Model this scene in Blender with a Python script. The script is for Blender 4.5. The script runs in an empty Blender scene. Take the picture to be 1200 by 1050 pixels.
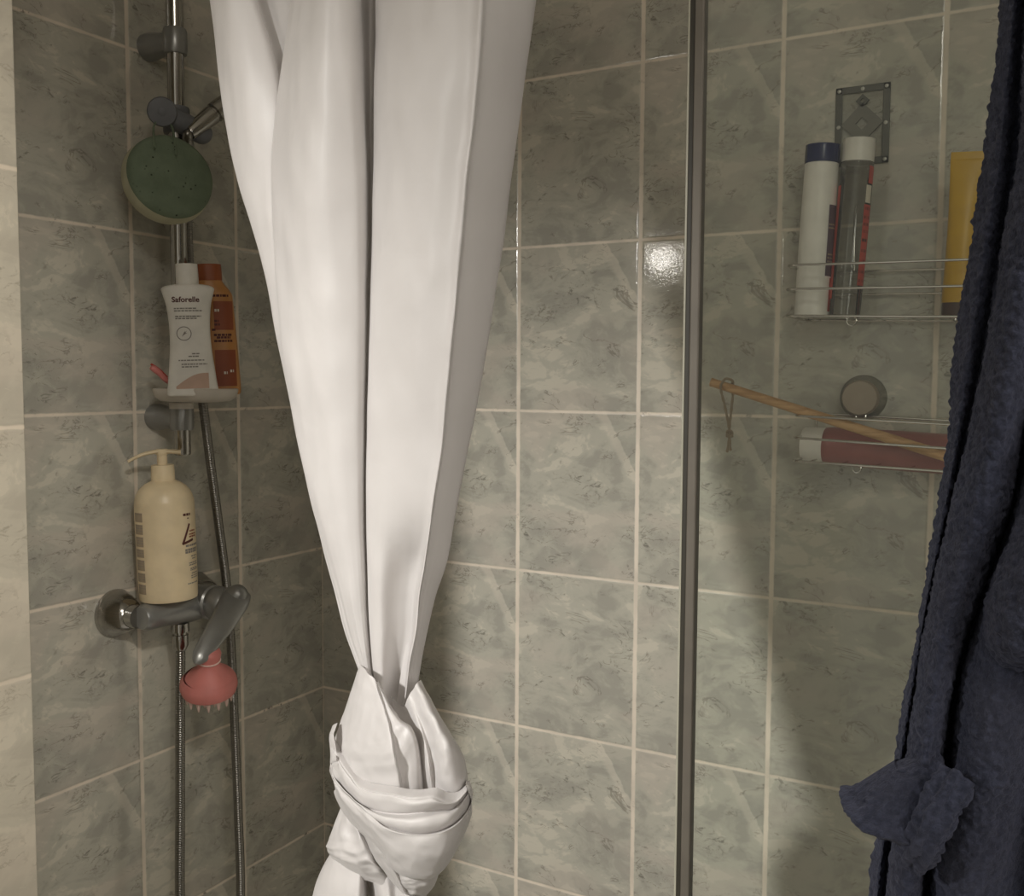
import bpy, bmesh, math, random
from mathutils import Vector, Matrix, noise
R = random.Random(7)
PI = math.pi
SC = bpy.context.scene
COL = SC.collection

# ------------------------------------------------------------------ camera
F = 1181.2
CAM = Vector((1.1593, -1.3687, 1.4504))
YAW, PITCH, ROLL = 0.5155, -0.0692, 0.0049
_f = Vector((-math.sin(YAW)*math.cos(PITCH), math.cos(YAW)*math.cos(PITCH), math.sin(PITCH)))
_r0 = Vector((math.cos(YAW), math.sin(YAW), 0)); _u0 = _r0.cross(_f)
_r = _r0*math.cos(ROLL) + _u0*math.sin(ROLL); _u = -_r0*math.sin(ROLL) + _u0*math.cos(ROLL)
cd = bpy.data.cameras.new('camera'); cam = bpy.data.objects.new('camera', cd); COL.objects.link(cam)
cd.sensor_width = 36; cd.lens = F/1200*36; cd.clip_start = 0.02
m = Matrix((_r, _u, -_f)).transposed().to_4x4(); m.translation = CAM
cam.matrix_world = m; SC.camera = cam

# ------------------------------------------------------------------ light and exposure
SC.view_settings.view_transform = 'Standard'; SC.view_settings.look = 'None'
SC.view_settings.gamma = 1.0; SC.view_settings.use_curve_mapping = False
SC.view_settings.exposure = 0.0
w = bpy.data.worlds.new('world'); SC.world = w; w.use_nodes = True
w.node_tree.nodes['Background'].inputs[0].default_value = (1.0, 0.95, 0.82, 1)
w.node_tree.nodes['Background'].inputs[1].default_value = 0.50
def lamp(name, kind, loc, target, power, color, **kw):
    ld = bpy.data.lights.new(name, kind); ld.energy = power; ld.color = color
    for k, v in kw.items(): setattr(ld, k, v)
    o = bpy.data.objects.new(name, ld); COL.objects.link(o); o.location = loc
    o.rotation_euler = (Vector(target)-Vector(loc)).to_track_quat('-Z', 'Y').to_euler()
    return o
lamp('mirror_spotlight', 'SPOT', (0.20, -2.2, 1.95), (0.52, 0.0, 0.62), 138, (1.0, 0.98, 0.94), spot_size=math.radians(56), spot_blend=1.0, shadow_soft_size=0.05)
lamp('mirror_light', 'AREA', (0.107, -1.32, 1.785), (0.62, 0, 1.45), 0.50, (1.0, 0.95, 0.87), shape='RECTANGLE', size=0.085, size_y=0.045)
lamp('ceiling_lamp', 'AREA', (1.55, -1.75, 2.35), (0.25, -0.8, 1.3), 3.6, (1.0, 0.93, 0.84), shape='DISK', size=0.30)
lamp('partition_fill_spot', 'SPOT', (1.65, -1.55, 2.25), (0.02, -1.02, 1.30), 50, (1.0, 0.96, 0.88), spot_size=math.radians(44), spot_blend=0.9, shadow_soft_size=0.05)  # added fill spot that brightens the partition end face
lamp('left_wall_fill', 'AREA', (1.78, -1.30, 1.55), (0.0, -0.45, 1.05), 1.5, (1.0, 0.95, 0.88), shape='DISK', size=0.6, spread=math.radians(95))  # added soft fill from the right, lifts the left wall

# ------------------------------------------------------------------ placing
def ray(px, py): return _r*((px-600)/F) + _u*((525-py)/F) + _f
def onY(px, py, Y): d = ray(px, py); return CAM + d*((Y-CAM.y)/d.y)
def onX(px, py, X): d = ray(px, py); return CAM + d*((X-CAM.x)/d.x)
def onZ(px, py, Z): d = ray(px, py); return CAM + d*((Z-CAM.z)/d.z)
def depth(p): return (p-CAM).dot(_f)
def mpp(p): return depth(p)/F       # metres per pixel at p

# ------------------------------------------------------------------ materials
class NT:
    def __init__(s, name):
        s.m = bpy.data.materials.new(name); s.m.use_nodes = True
        s.t = s.m.node_tree; s.b = s.t.nodes['Principled BSDF']; s.out = s.t.nodes['Material Output']
    def n(s, typ, **kw):
        nd = s.t.nodes.new(typ)
        for k, v in kw.items(): setattr(nd, k, v)
        return nd
    def l(s, a, b): s.t.links.new(a, b)
    def put(s, sock, v):
        if isinstance(v, bpy.types.NodeSocket): s.l(v, sock)
        elif v is not None: sock.default_value = v
    def math(s, op, a, b=None, c=None, clamp=False):
        nd = s.n('ShaderNodeMath', operation=op, use_clamp=clamp)
        for i, v in enumerate((a, b, c)): s.put(nd.inputs[i], v)
        return nd.outputs[0]
    def sstep(s, x, a, b, lo=0., hi=1.):
        nd = s.n('ShaderNodeMapRange', interpolation_type='SMOOTHSTEP')
        s.put(nd.inputs[0], x)
        for i, v in ((1, a), (2, b), (3, lo), (4, hi)): nd.inputs[i].default_value = v
        return nd.outputs[0]
    def noise(s, vec, scale, detail=3, rough=.5, dist=0, dim='3D'):
        nd = s.n('ShaderNodeTexNoise', noise_dimensions=dim)
        s.put(nd.inputs['Vector'], vec)
        nd.inputs['Scale'].default_value = scale; nd.inputs['Detail'].default_value = detail
        nd.inputs['Roughness'].default_value = rough; nd.inputs['Distortion'].default_value = dist
        return nd.outputs[0]
    def mix(s, f, a, b):
        nd = s.n('ShaderNodeMix', data_type='RGBA')
        s.put(nd.inputs[0], f); s.put(nd.inputs[6], a); s.put(nd.inputs[7], b)
        return nd.outputs[2]
    def bump(s, h, strength=.3, dist=.001):
        nd = s.n('ShaderNodeBump'); nd.inputs['Strength'].default_value = strength; nd.inputs['Distance'].default_value = dist
        s.put(nd.inputs['Height'], h); s.l(nd.outputs[0], s.b.inputs['Normal'])
def c4(c): return (c[0], c[1], c[2], 1)
def srgb(r, g, b):
    g_ = lambda v: (v/255/12.92) if v <= 10 else ((v/255+.055)/1.055)**2.4
    return (g_(r), g_(g), g_(b), 1)

def plain(name, col, rough=.4, metal=0., bump=0., bscale=200., vary=.06, sss=0., trans=0., ior=1.45, sheen=0., coat=0.):
    t = NT(name); tc = t.n('ShaderNodeTexCoord').outputs['Object']
    n = t.noise(tc, 35, 3)
    k = t.sstep(n, .3, .7)
    col = c4(col)
    dark = tuple(c*(1-vary) for c in col[:3])+(1,); lite = tuple(min(1, c*(1+vary)) for c in col[:3])+(1,)
    t.l(t.mix(k, dark, lite), t.b.inputs['Base Color'])
    t.b.inputs['Roughness'].default_value = rough; t.b.inputs['Metallic'].default_value = metal
    t.b.inputs['Transmission Weight'].default_value = trans; t.b.inputs['IOR'].default_value = ior
    t.b.inputs['Sheen Weight'].default_value = sheen; t.b.inputs['Coat Weight'].default_value = coat
    if sss: t.b.inputs['Subsurface Weight'].default_value = sss; t.b.inputs['Subsurface Radius'].default_value = (.01, .008, .006)
    if bump: t.bump(t.noise(tc, bscale, 4, .6), bump, .001)
    return t.m

def tile_mat(name, axis, off, warm=0.0):
    """glazed marble-print wall tiles, 20 x 25 cm, pale cement joints"""
    t = NT(name)
    pos = t.n('ShaderNodeNewGeometry').outputs['Position']
    sp = t.n('ShaderNodeSeparateXYZ'); t.l(pos, sp.inputs[0])
    u = t.math('DIVIDE', t.math('SUBTRACT', sp.outputs[axis], off), .2)
    v = t.math('DIVIDE', t.math('SUBTRACT', sp.outputs['Z'], 1.4), .25)
    fu, fv = t.math('FRACT', u), t.math('FRACT', v)
    iu, iv = t.math('FLOOR', u), t.math('FLOOR', v)
    wob = t.math('MULTIPLY', t.math('SUBTRACT', t.noise(pos, 60, 2), .5), .0022)
    du = t.math('MULTIPLY', t.math('MINIMUM', fu, t.math('SUBTRACT', 1., fu)), .2)
    dv = t.math('MULTIPLY', t.math('MINIMUM', fv, t.math('SUBTRACT', 1., fv)), .25)
    dv = t.math('ADD', dv, .0011)                              # level joints are thinner
    d = t.math('ADD', t.math('MINIMUM', du, dv), wob)
    grout = t.sstep(d, .0018, .0046, 1., 0.)
    edge = t.sstep(d, .0018, .0060, 0., 1.)
    hv = t.n('ShaderNodeCombineXYZ'); t.l(iu, hv.inputs[0]); t.l(iv, hv.inputs[1])
    wn = t.n('ShaderNodeTexWhiteNoise', noise_dimensions='2D'); t.l(hv.outputs[0], wn.inputs['Vector'])
    var = t.math('FLOOR', t.math('MULTIPLY', wn.outputs[0], 3.))
    pv = t.n('ShaderNodeCombineXYZ')
    t.l(t.math('MULTIPLY', fu, .2), pv.inputs[0]); t.l(t.math('MULTIPLY', fv, .25), pv.inputs[1]); t.l(t.math('MULTIPLY', var, 1.37), pv.inputs[2])
    mpn = t.n('ShaderNodeMapping'); t.l(pv.outputs[0], mpn.inputs[0]); mpn.inputs['Scale'].default_value = (.72, 1.12, 1); mpn.inputs['Rotation'].default_value = (0, 0, .22)
    p = mpn.outputs[0]
    # painterly cloud patches with soft and hard borders
    n1 = t.noise(p, 12, 5, .6, .7)
    n2 = t.noise(p, 30, 4, .6, 1.0)
    n3 = t.noise(p, 9, 2, .5, .6)
    a = t.math('ADD', t.math('MULTIPLY', n1, .65), t.math('MULTIPLY', n2, .35))
    grey = srgb(150, 150, 142); green = srgb(167, 167, 157); cream = srgb(186, 184, 172); pink = srgb(175, 169, 160)
    c = t.mix(t.sstep(a, .40, .52), grey, green)
    c = t.mix(t.math('MULTIPLY', t.sstep(a, .53, .58), .8), c, cream)
    c = t.mix(t.math('MULTIPLY', t.sstep(n3, .48, .66), .5), c, pink)
    # darker slate corner with a pale diagonal border
    dg = t.math('ADD', t.math('ADD', t.math('MULTIPLY', fu, 1.25), fv), t.math('MULTIPLY', t.math('SUBTRACT', t.noise(p, 30, 3), .5), .16))
    on = t.math('GREATER_THAN', t.math('ADD', var, .5), 1.)
    c = t.mix(t.math('MULTIPLY', t.math('MULTIPLY', t.sstep(dg, 1.90, 1.92), .40), on), c, srgb(140, 141, 134))
    c = t.mix(t.math('MULTIPLY', t.math('MULTIPLY', t.math('MULTIPLY', t.sstep(dg, 1.78, 1.84), t.sstep(dg, 1.90, 1.92, 1., 0.)), .38), on), c, srgb(196, 192, 180))
    # thin broken veins
    vn = t.noise(p, 13, 5, .62, 1.6)
    vein = t.sstep(t.math('ABSOLUTE', t.math('SUBTRACT', vn, .5)), .0, .022, 1., 0.)
    gate = t.sstep(t.noise(p, 26, 3, .6, .4), .50, .62)
    c = t.mix(t.math('MULTIPLY', t.math('MULTIPLY', vein, gate), .60), c, srgb(108, 104, 96))
    # feathery dark clusters
    fn = t.noise(p, 62, 7, .72, 1.8)
    fg = t.sstep(t.noise(p, 15, 2, .5, .3), .49, .62)
    c = t.mix(t.math('MULTIPLY', t.math('MULTIPLY', t.sstep(fn, .53, .66), fg), .70), c, srgb(96, 95, 88))
    # pale flecks
    c = t.mix(t.math('MULTIPLY', t.sstep(t.noise(p, 80, 4, .7, 1.0), .66, .74), .5), c, srgb(196, 194, 183))
    # joints with mildew
    gcol = t.mix(t.sstep(t.noise(pos, 18, 3), .4, .65), srgb(208, 200, 186), srgb(194, 187, 174))
    mould = t.math('MULTIPLY', t.sstep(t.noise(pos, 34, 5, .7), .57, .66), t.sstep(t.noise(pos, 7, 2), .46, .60))
    lev = t.sstep(t.math('SUBTRACT', dv, du), -.004, 0., 1., .25)
    gcol = t.mix(t.math('MULTIPLY', t.math('MULTIPLY', mould, lev), .85), gcol, srgb(45, 40, 32))
    c = t.mix(grout, c, gcol)
    if warm: c = t.mix(warm, c, srgb(205, 196, 178))
    br_ = t.n('ShaderNodeMix', data_type='RGBA', blend_type='MULTIPLY'); br_.inputs[0].default_value = 1; t.l(c, br_.inputs[6]); br_.inputs[7].default_value = (1.24, 1.19, 1.155, 1)
    t.l(br_.outputs[2], t.b.inputs['Base Color'])
    t.l(t.math('ADD', t.math('MULTIPLY', grout, .40), .085), t.b.inputs['Roughness'])
    t.b.inputs['Specular IOR Level'].default_value = .5
    h = t.math('ADD', t.math('MULTIPLY', edge, .9), t.math('ADD', t.math('MULTIPLY', t.noise(pos, 95, 4, .65), .20), t.math('MULTIPLY', t.noise(pos, 420, 2), .030)))
    t.bump(h, .55, .0012)
    return t.m

def chrome(name, col=(.62, .62, .60), rough=.12): return plain(name, col, rough, 1.0, vary=.03)
M = {}
M['tile_back'] = tile_mat('tile_back', 'X', .395)
M['tile_left'] = tile_mat('tile_left', 'Y', -.3985)
M['tile_wing'] = tile_mat('tile_wing', 'Y', -.67, .35)
M['chrome'] = chrome('chrome', (.46, .45, .43), .14); M['hose'] = chrome('hose_chrome', (.30, .29, .27), .28); M['wire'] = chrome('rack_wire', (.60, .58, .54), .22)
M['dull_chrome'] = plain('dull_chrome', (.32, .32, .31), .30, .55)
M['grey_plastic'] = plain('grey_plastic', (.17, .175, .19), .45)
M['white'] = plain('white_plastic', (.80, .77, .71), .38)
M['cream'] = plain('cream_plastic', (.80, .66, .44), .36, sss=.1)
M['offwhite'] = plain('offwhite_plastic', (.72, .66, .55), .45)
M['dish'] = plain('milky_dish', (.74, .68, .60), .35, trans=.25)
M['navy_cap'] = plain('navy_cap', (.006, .014, .085), .25)
M['orange'] = plain('orange_bottle', (.50, .235, .075), .35)
M['rust'] = plain('rust_cap', (.30, .085, .03), .4)
M['yellow'] = plain('yellow_tube', (.56, .33, .015), .36)
M['brown'] = plain('brown_cap', (.05, .02, .012), .35)
M['pink'] = plain('pink_silicone', (.70, .245, .22), .5, sss=.1)
M['pale_pink'] = plain('pale_pink', (.80, .58, .52), .5)
M['pink_bottle'] = plain('pink_bottle', (.33, .125, .115), .3)
M['wood'] = None
M['twine'] = plain('twine', (.30, .235, .16), .9, bump=.6, bscale=900)
M['ink_brown'] = plain('ink_brown', (.10, .028, .022), .6)
M['ink_grey'] = plain('ink_grey', (.27, .245, .22), .6)
M['ink_dark'] = plain('ink_dark', (.05, .04, .04), .6)
M['peach'] = plain('peach_print', (.58, .40, .31), .5)
M['brick_print'] = plain('brick_print', (.28, .075, .03), .5)
M['red_marks'] = plain('red_marks', (.50, .07, .05), .45)
M['plum_print'] = plain('plum_print', (.10, .065, .085), .4)
M['beige_print'] = plain('beige_print', (.40, .315, .22), .55)
M['seal'] = plain('dark_seal', (.030, .026, .018), .5)
M['lip'] = plain('pale_seal_lip', (.36, .35, .28), .4)
M['alu'] = plain('brushed_profile', (.13, .115, .095), .5, .2)
M['tray'] = plain('shower_tray', (.72, .70, .66), .3)
M['ceiling'] = plain('ceiling_paint', (.70, .67, .61), .8, bump=.1)
M['paint'] = plain('wall_paint', (.55, .51, .45), .8, bump=.1)

def wood_mat():
    t = NT('pale_wood'); tc = t.n('ShaderNodeTexCoord').outputs['Object']
    mp = t.n('ShaderNodeMapping'); t.l(tc, mp.inputs[0]); mp.inputs['Scale'].default_value = (12, 160, 160)
    n = t.noise(mp.outputs[0], 1, 4, .6, .5)
    t.l(t.mix(t.sstep(n, .35, .65), (.42, .235, .10, 1), (.60, .37, .18, 1)), t.b.inputs['Base Color'])
    t.b.inputs['Roughness'].default_value = .55; t.bump(n, .2, .0005); return t.m
M['wood'] = wood_mat()

def cloth_mat():
    t = NT('curtain_polyester'); tc = t.n('ShaderNodeTexCoord').outputs['Object']
    n = t.noise(tc, 16, 3)
    t.l(t.mix(t.sstep(n, .3, .7), (.56, .535, .525, 1), (.60, .575, .565, 1)), t.b.inputs['Base Color'])
    t.b.inputs['Roughness'].default_value = .42; t.b.inputs['Sheen Weight'].default_value = .15
    t.b.inputs['Specular IOR Level'].default_value = .35
    mp = t.n('ShaderNodeMapping'); t.l(tc, mp.inputs[0]); mp.inputs['Scale'].default_value = (420, 420, 60)
    h = t.math('ADD', t.math('MULTIPLY', t.noise(mp.outputs[0], 1, 2), .10), t.noise(tc, 38, 3, .5, .6))
    t.bump(h, .25, .002)
    tr = t.n('ShaderNodeBsdfTranslucent'); tr.inputs[0].default_value = (.75, .70, .66, 1)
    mx = t.n('ShaderNodeMixShader'); mx.inputs[0].default_value = .14
    t.l(t.b.outputs[0], mx.inputs[1]); t.l(tr.outputs[0], mx.inputs[2]); t.l(mx.outputs[0], t.out.inputs[0])
    return t.m
M['cloth'] = cloth_mat()

def robe_mat():
    t = NT('navy_terry'); tc = t.n('ShaderNodeTexCoord').outputs['Object']
    n = t.noise(tc, 260, 4, .7); n2 = t.noise(tc, 22, 3)
    c = t.mix(t.sstep(n, .35, .7), (.010, .013, .028, 1), (.034, .039, .068, 1))
    c = t.mix(t.math('MULTIPLY', t.sstep(n2, .4, .7), .35), c, (.022, .022, .034, 1))
    t.l(c, t.b.inputs['Base Color']); t.b.inputs['Roughness'].default_value = .95
    t.b.inputs['Sheen Weight'].default_value = .16; t.b.inputs['Sheen Roughness'].default_value = .5
    t.b.inputs['Sheen Tint'].default_value = (.5, .52, .75, 1)
    t.bump(n, .8, .003); return t.m
M['robe'] = robe_mat()

def sponge_mat():
    t = NT('green_sponge'); tc = t.n('ShaderNodeTexCoord').outputs['Object']
    vo = t.n('ShaderNodeTexVoronoi'); t.l(tc, vo.inputs['Vector']); vo.inputs['Scale'].default_value = 130
    pore = t.math('MULTIPLY', t.sstep(vo.outputs['Distance'], .10, .22, 1., 0.), t.sstep(t.noise(tc, 60, 2), .50, .58))
    n = t.noise(tc, 45, 4)
    c = t.mix(t.sstep(n, .3, .7), (.135, .175, .115, 1), (.175, .22, .15, 1))
    c = t.mix(pore, c, (.025, .035, .022, 1))
    t.l(c, t.b.inputs['Base Color']); t.b.inputs['Roughness'].default_value = .85
    t.bump(t.math('SUBTRACT', t.noise(tc, 400, 3), pore), .5, .001); return t.m
M['sponge'] = sponge_mat()
M['sponge_rim'] = plain('sponge_rim', (.50, .48, .34), .9, bump=.5, bscale=700)

def clear_mat(name, tint, gl=.12, amt=1.0, body=None, bodyw=0.):
    """thin clear sheet: lets light through with a tint, plus its mirror sheen"""
    t = NT(name); t.t.nodes.remove(t.b)
    tr = t.n('ShaderNodeBsdfTransparent'); tr.inputs[0].default_value = c4(tint)
    g = t.n('ShaderNodeBsdfGlossy'); g.inputs['Roughness'].default_value = .04
    fr = t.n('ShaderNodeFresnel'); fr.inputs[0].default_value = 1.45
    f = t.math('MULTIPLY', fr.outputs[0], amt, clamp=True)
    last = tr.outputs[0]
    if body:
        df = t.n('ShaderNodeBsdfDiffuse'); df.inputs[0].default_value = c4(body)
        mb = t.n('ShaderNodeMixShader'); mb.inputs[0].default_value = bodyw; t.l(last, mb.inputs[1]); t.l(df.outputs[0], mb.inputs[2]); last = mb.outputs[0]
    mx = t.n('ShaderNodeMixShader'); t.l(f, mx.inputs[0]); t.l(last, mx.inputs[1]); t.l(g.outputs[0], mx.inputs[2])
    t.l(mx.outputs[0], t.out.inputs[0]); return t.m
M['glass'] = clear_mat('glass_pane', (.95, .965, .945), amt=.8)
M['clear_bottle'] = clear_mat('clear_bottle', (.80, .80, .78), amt=1.2, body=(.36, .34, .31), bodyw=.10)
M['clear_cup'] = clear_mat('clear_cup', (.86, .85, .82), amt=1.0, body=(.40, .37, .32), bodyw=.12)
M['clear_plate'] = clear_mat('clear_plate', (.93, .93, .92), amt=.8)
M['silver_foil'] = plain('silver_foil', (.11, .11, .095), .3, .3, bump=.5, bscale=500)
M['silver_pale'] = plain('silver_pale', (.50, .49, .45), .4, .3); M['smoke'] = plain('smoky_foil', (.19, .185, .16), .4, .2); M['beige_disc'] = plain('beige_disc', (.36, .30, .235), .55)

# ------------------------------------------------------------------ mesh building
class MB:
    def __init__(s): s.v = []; s.f = []
    def add(s, vs, fs):
        k = len(s.v); s.v += [Vector(p) for p in vs]; s.f += [tuple(i+k for i in f) for f in fs]; return s
    def grid(s, rows, cu=False, cv=False):
        n, m_ = len(rows), len(rows[0]); vs = [p for r in rows for p in r]; fs = []
        for i in range(n if cv else n-1):
            for j in range(m_ if cu else m_-1):
                i2, j2 = (i+1) % n, (j+1) % m_
                fs.append((i*m_+j, i*m_+j2, i2*m_+j2, i2*m_+j))
        return s.add(vs, fs)
    def lathe(s, prof, o, axis=(0, 0, 1), seg=40):
        """prof: (radius, height along axis)"""
        a = Vector(axis).normalized(); x = a.orthogonal().normalized(); y = a.cross(x); o = Vector(o)
        rows = []
        for r, h in prof:
            r = max(r, 1e-5)
            rows.append([o + a*h + (x*math.cos(2*PI*k/seg) + y*math.sin(2*PI*k/seg))*r for k in range(seg)])
        return s.grid(rows, cu=True)
    def tube(s, pts, r, seg=10, closed=False, flat=None, rf=None):
        """round rod along pts; rf(i,n) radius factor"""
        n = len(pts); rows = []; prev = None
        for i, p in enumerate(pts):
            if closed: t = (pts[(i+1) % n]-pts[i-1]).normalized()
            else: t = (pts[min(i+1, n-1)]-pts[max(i-1, 0)]).normalized()
            if prev is None: x = t.orthogonal().normalized()
            else: x = (prev - t*prev.dot(t)).normalized()
            prev = x; y = t.cross(x); q = r*(rf(i, n) if rf else 1)
            rows.append([p + (x*math.cos(2*PI*k/seg)+y*math.sin(2*PI*k/seg))*q for k in range(seg)])
        s.grid(rows, cu=True, cv=closed)
        if not closed:
            k = len(s.v)-n*seg
            s.f.append(tuple(k+j for j in range(seg))[::-1]); s.f.append(tuple(k+(n-1)*seg+j for j in range(seg)))
        return s
    def box(s, a, b, bev=0.0):
        bm = bmesh.new(); bmesh.ops.create_cube(bm, size=1)
        a, b = Vector(a), Vector(b)
        for v in bm.verts: v.co = Vector([(a[i]+b[i])/2 + v.co[i]*abs(b[i]-a[i]) for i in range(3)])
        if bev: bmesh.ops.bevel(bm, geom=bm.edges[:], offset=bev, segments=3, affect='EDGES', profile=.5)
        bm.verts.index_update(); s.add([v.co.copy() for v in bm.verts], [tuple(v.index for v in f.verts) for f in bm.faces]); bm.free(); return s
    def build(s, name, mat, parent=None, smooth=True, world=True, base=None):
        """mesh in world coordinates (world=True) set relative to its thing's base"""
        inv = Matrix.Identity(4)
        root = parent
        while root is not None and root.parent is not None: root = root.parent
        if world and root is not None: inv = root.matrix_basis.inverted()
        me = bpy.data.meshes.new(name)
        vs = [inv @ v for v in s.v]; o = bpy.data.objects.new(name, me)
        if root is None and base is not None:
            vs = [v - Vector(base) for v in vs]; o.location = base
        me.from_pydata(vs, [], s.f); me.materials.append(mat); me.validate(); me.update()
        bm = bmesh.new(); bm.from_mesh(me); bmesh.ops.recalc_face_normals(bm, faces=bm.faces[:]); bm.to_mesh(me); bm.free()
        if smooth:
            for p in me.polygons: p.use_smooth = True
            me.set_sharp_from_angle(angle=math.radians(42 if smooth is True else smooth))
        COL.objects.link(o)
        if parent is not None: o.parent = parent
        return o
def tag(o, label, cat, group=None):
    o['label'] = label; o['category'] = cat
    if group: o['group'] = group
    return o
def thing(name, loc, label, cat, rot=None, group=None):
    o = bpy.data.objects.new(name, None); COL.objects.link(o); o.empty_display_size = .02
    mtx = Matrix.Translation(Vector(loc)) @ (rot.to_4x4() if rot is not None else Matrix.Identity(4))
    o.matrix_basis = mtx
    return tag(o, label, cat, group)
def struct(o): o['kind'] = 'structure'; return o
def cr(P, t):
    """Catmull-Rom through P (list of Vectors), t in 0..1"""
    n = len(P)-1; x = min(max(t, 0), 1)*n; i = min(int(x), n-1); u = x-i
    a, b, c, d = P[max(i-1, 0)], P[i], P[i+1], P[min(i+2, n)]
    return ((b*2) + (c-a)*u + (a*2-b*5+c*4-d)*u*u + (b*3-a-c*3+d)*u*u*u)*.5
def path(P, n): P = [Vector(p) for p in P]; return [cr(P, i/(n-1)) for i in range(n)]
def facing(p): d = CAM-p; return math.atan2(d.x, -d.y)     # turn so local -Y looks at the camera
def upright(p, lean=0., turn=0., pitch=0.):
    """orientation of a standing bottle: local -Y to the camera, leaning clockwise in view by lean degrees"""
    a = facing(p); v = Vector((math.sin(a), -math.cos(a), 0)); sd = Vector((math.cos(a), math.sin(a), 0))
    return Matrix.Rotation(math.radians(-lean), 3, v) @ Matrix.Rotation(math.radians(pitch), 3, sd) @ Matrix.Rotation(a+turn, 3, 'Z')

class Bottle:
    """cross-sections (z, rx, ry) of a superellipse of exponent n; local -Y is the front"""
    def __init__(s, lev, n=2.0): s.lev = lev; s.n = n
    def dims(s, z):
        L = s.lev
        for a, b in zip(L, L[1:]):
            if a[0] <= z <= b[0] and b[0] > a[0]:
                t = (z-a[0])/(b[0]-a[0]); return a[1]+(b[1]-a[1])*t, a[2]+(b[2]-a[2])*t
        return L[-1][1], L[-1][2]
    def pt(s, th, z, eps=0., d=None):
        rx, ry = d or s.dims(z); e = 2/s.n
        sx, cy = math.sin(th), math.cos(th)
        return Vector((math.copysign(abs(sx)**e, sx)*(rx+eps), -math.copysign(abs(cy)**e, cy)*(ry+eps), z))
    def ang(s, x, z, th0):
        rx, ry = s.dims(z)
        if s.n > 2 and th0 == 0:
            k = min(.985, abs(x)/rx); return math.copysign(math.asin(k**(s.n/2)), x)
        return th0 + x/((rx+ry)/2)
    def mesh(s, seg=56, sub=6, cap=True):
        mb = MB(); L = s.lev; rows = []
        P = [Vector(l) for l in L]
        for i in range((len(P)-1)*sub+1):
            q = cr(P, i/((len(P)-1)*sub)); rows.append([s.pt(2*PI*k/seg, q.x, 0, (max(q.y, 1e-5), max(q.z, 1e-5))) for k in range(seg)])
        mb.grid(rows, cu=True)
        if cap: n = len(rows); mb.f.append(tuple(range(seg))); mb.f.append(tuple((n-1)*seg+k for k in range(seg)))
        return mb
    def patch(s, mb, x0, x1, z0, z1, th0=0., eps=.0004, nx=10, nz=8, shape=None):
        """printed panel: x is arc length from th0"""
        rows = []
        for j in range(nz+1):
            row = []
            for i in range(nx+1):
                x = x0+(x1-x0)*i/nx; z = z0+(z1-z0)*j/nz
                if shape: x, z = shape(x, z, i/nx, j/nz)
                row.append(s.pt(s.ang(x, z, th0), z, eps))
            rows.append(row)
        return mb.grid(rows)
    def text(s, mb, txt, size, x, z, th0=0., eps=.0005, bold=0.):
        vs, fs = text2d(txt, size, bold)
        out = []
        for a, b in vs:
            out.append(s.pt(s.ang(x+a, z+b, th0), z+b, eps))
        return mb.add(out, fs)
def text2d(txt, size, bold=0.):
    cu = bpy.data.curves.new('t', 'FONT'); cu.body = txt; cu.size = size; cu.align_x = 'CENTER'; cu.offset = bold; cu.resolution_u = 3
    o = bpy.data.objects.new('t', cu); COL.objects.link(o); bpy.context.view_layer.update()
    me = bpy.data.meshes.new_from_object(o); vs = [(v.co.x, v.co.y) for v in me.vertices]; fs = [tuple(p.vertices) for p in me.polygons]
    bpy.data.objects.remove(o); bpy.data.curves.remove(cu); bpy.data.meshes.remove(me)
    return vs, fs

# ================================================================== THE SETTING
WB = 1.85                                                     # back wall length
struct(MB().box((-.05, 0, 0), (WB, .10, 2.45)).build('wall_back', M['tile_back'], smooth=False))
struct(MB().box((-.10, -.74, 0), (0, 0, 2.45)).build('wall_left', M['tile_left'], smooth=False))
struct(MB().box((-.10, -.90, 0), (.25, -.74, 2.45), .002).build('wall_partition', M['tile_wing'], smooth=False))
struct(MB().box((-.10, -.906, 0), (.2495, -.90, 2.45)).build('wall_front', M['tile_back'], smooth=False))
struct(MB().box((-.10, -2.6, 0), (0, -.906, 2.45)).build('wall_entry', M['paint'], smooth=False))
struct(MB().box((WB, -2.6, 0), (WB+.1, .10, 2.45)).build('wall_right', M['paint'], smooth=False))
struct(MB().box((-.10, -2.6, -.1), (WB+.1, .10, 0)).build('floor', M['tray'], smooth=False))
struct(MB().box((-.10, -2.6, 2.45), (WB+.1, .10, 2.55)).build('ceiling', M['ceiling'], smooth=False))

# glass screen with its upright profile
GY = -.68
g0 = onY(807, 525, GY)
gt = thing('glass_screen', (g0.x, GY, .02), 'fixed clear glass shower screen with slim upright profile, right of the curtain', 'shower screen')
MB().box((g0.x+.007, GY-.003, .03), (WB, GY+.003, 2.0), .0008).build('glass_pane', M['glass'], gt, smooth=False)
MB().box((g0.x+.0008, GY-.005, .02), (g0.x+.0078, GY+.004, 2.01), .0012).build('edge_profile', M['alu'], gt, smooth=False)['label'] = 'brownish grey metal edge profile'
MB().box((g0.x-.0032, GY-.003, .02), (g0.x+.0008, GY+.003, 2.01), .0008).build('seal_strip', M['seal'], gt, smooth=False)['label'] = 'dark sealing strip'
MB().box((g0.x-.0050, GY-.002, .02), (g0.x-.0032, GY+.001, 2.01), .0004).build('seal_lip', M['lip'], gt, smooth=False)['label'] = 'thin pale sealing lip'

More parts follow.
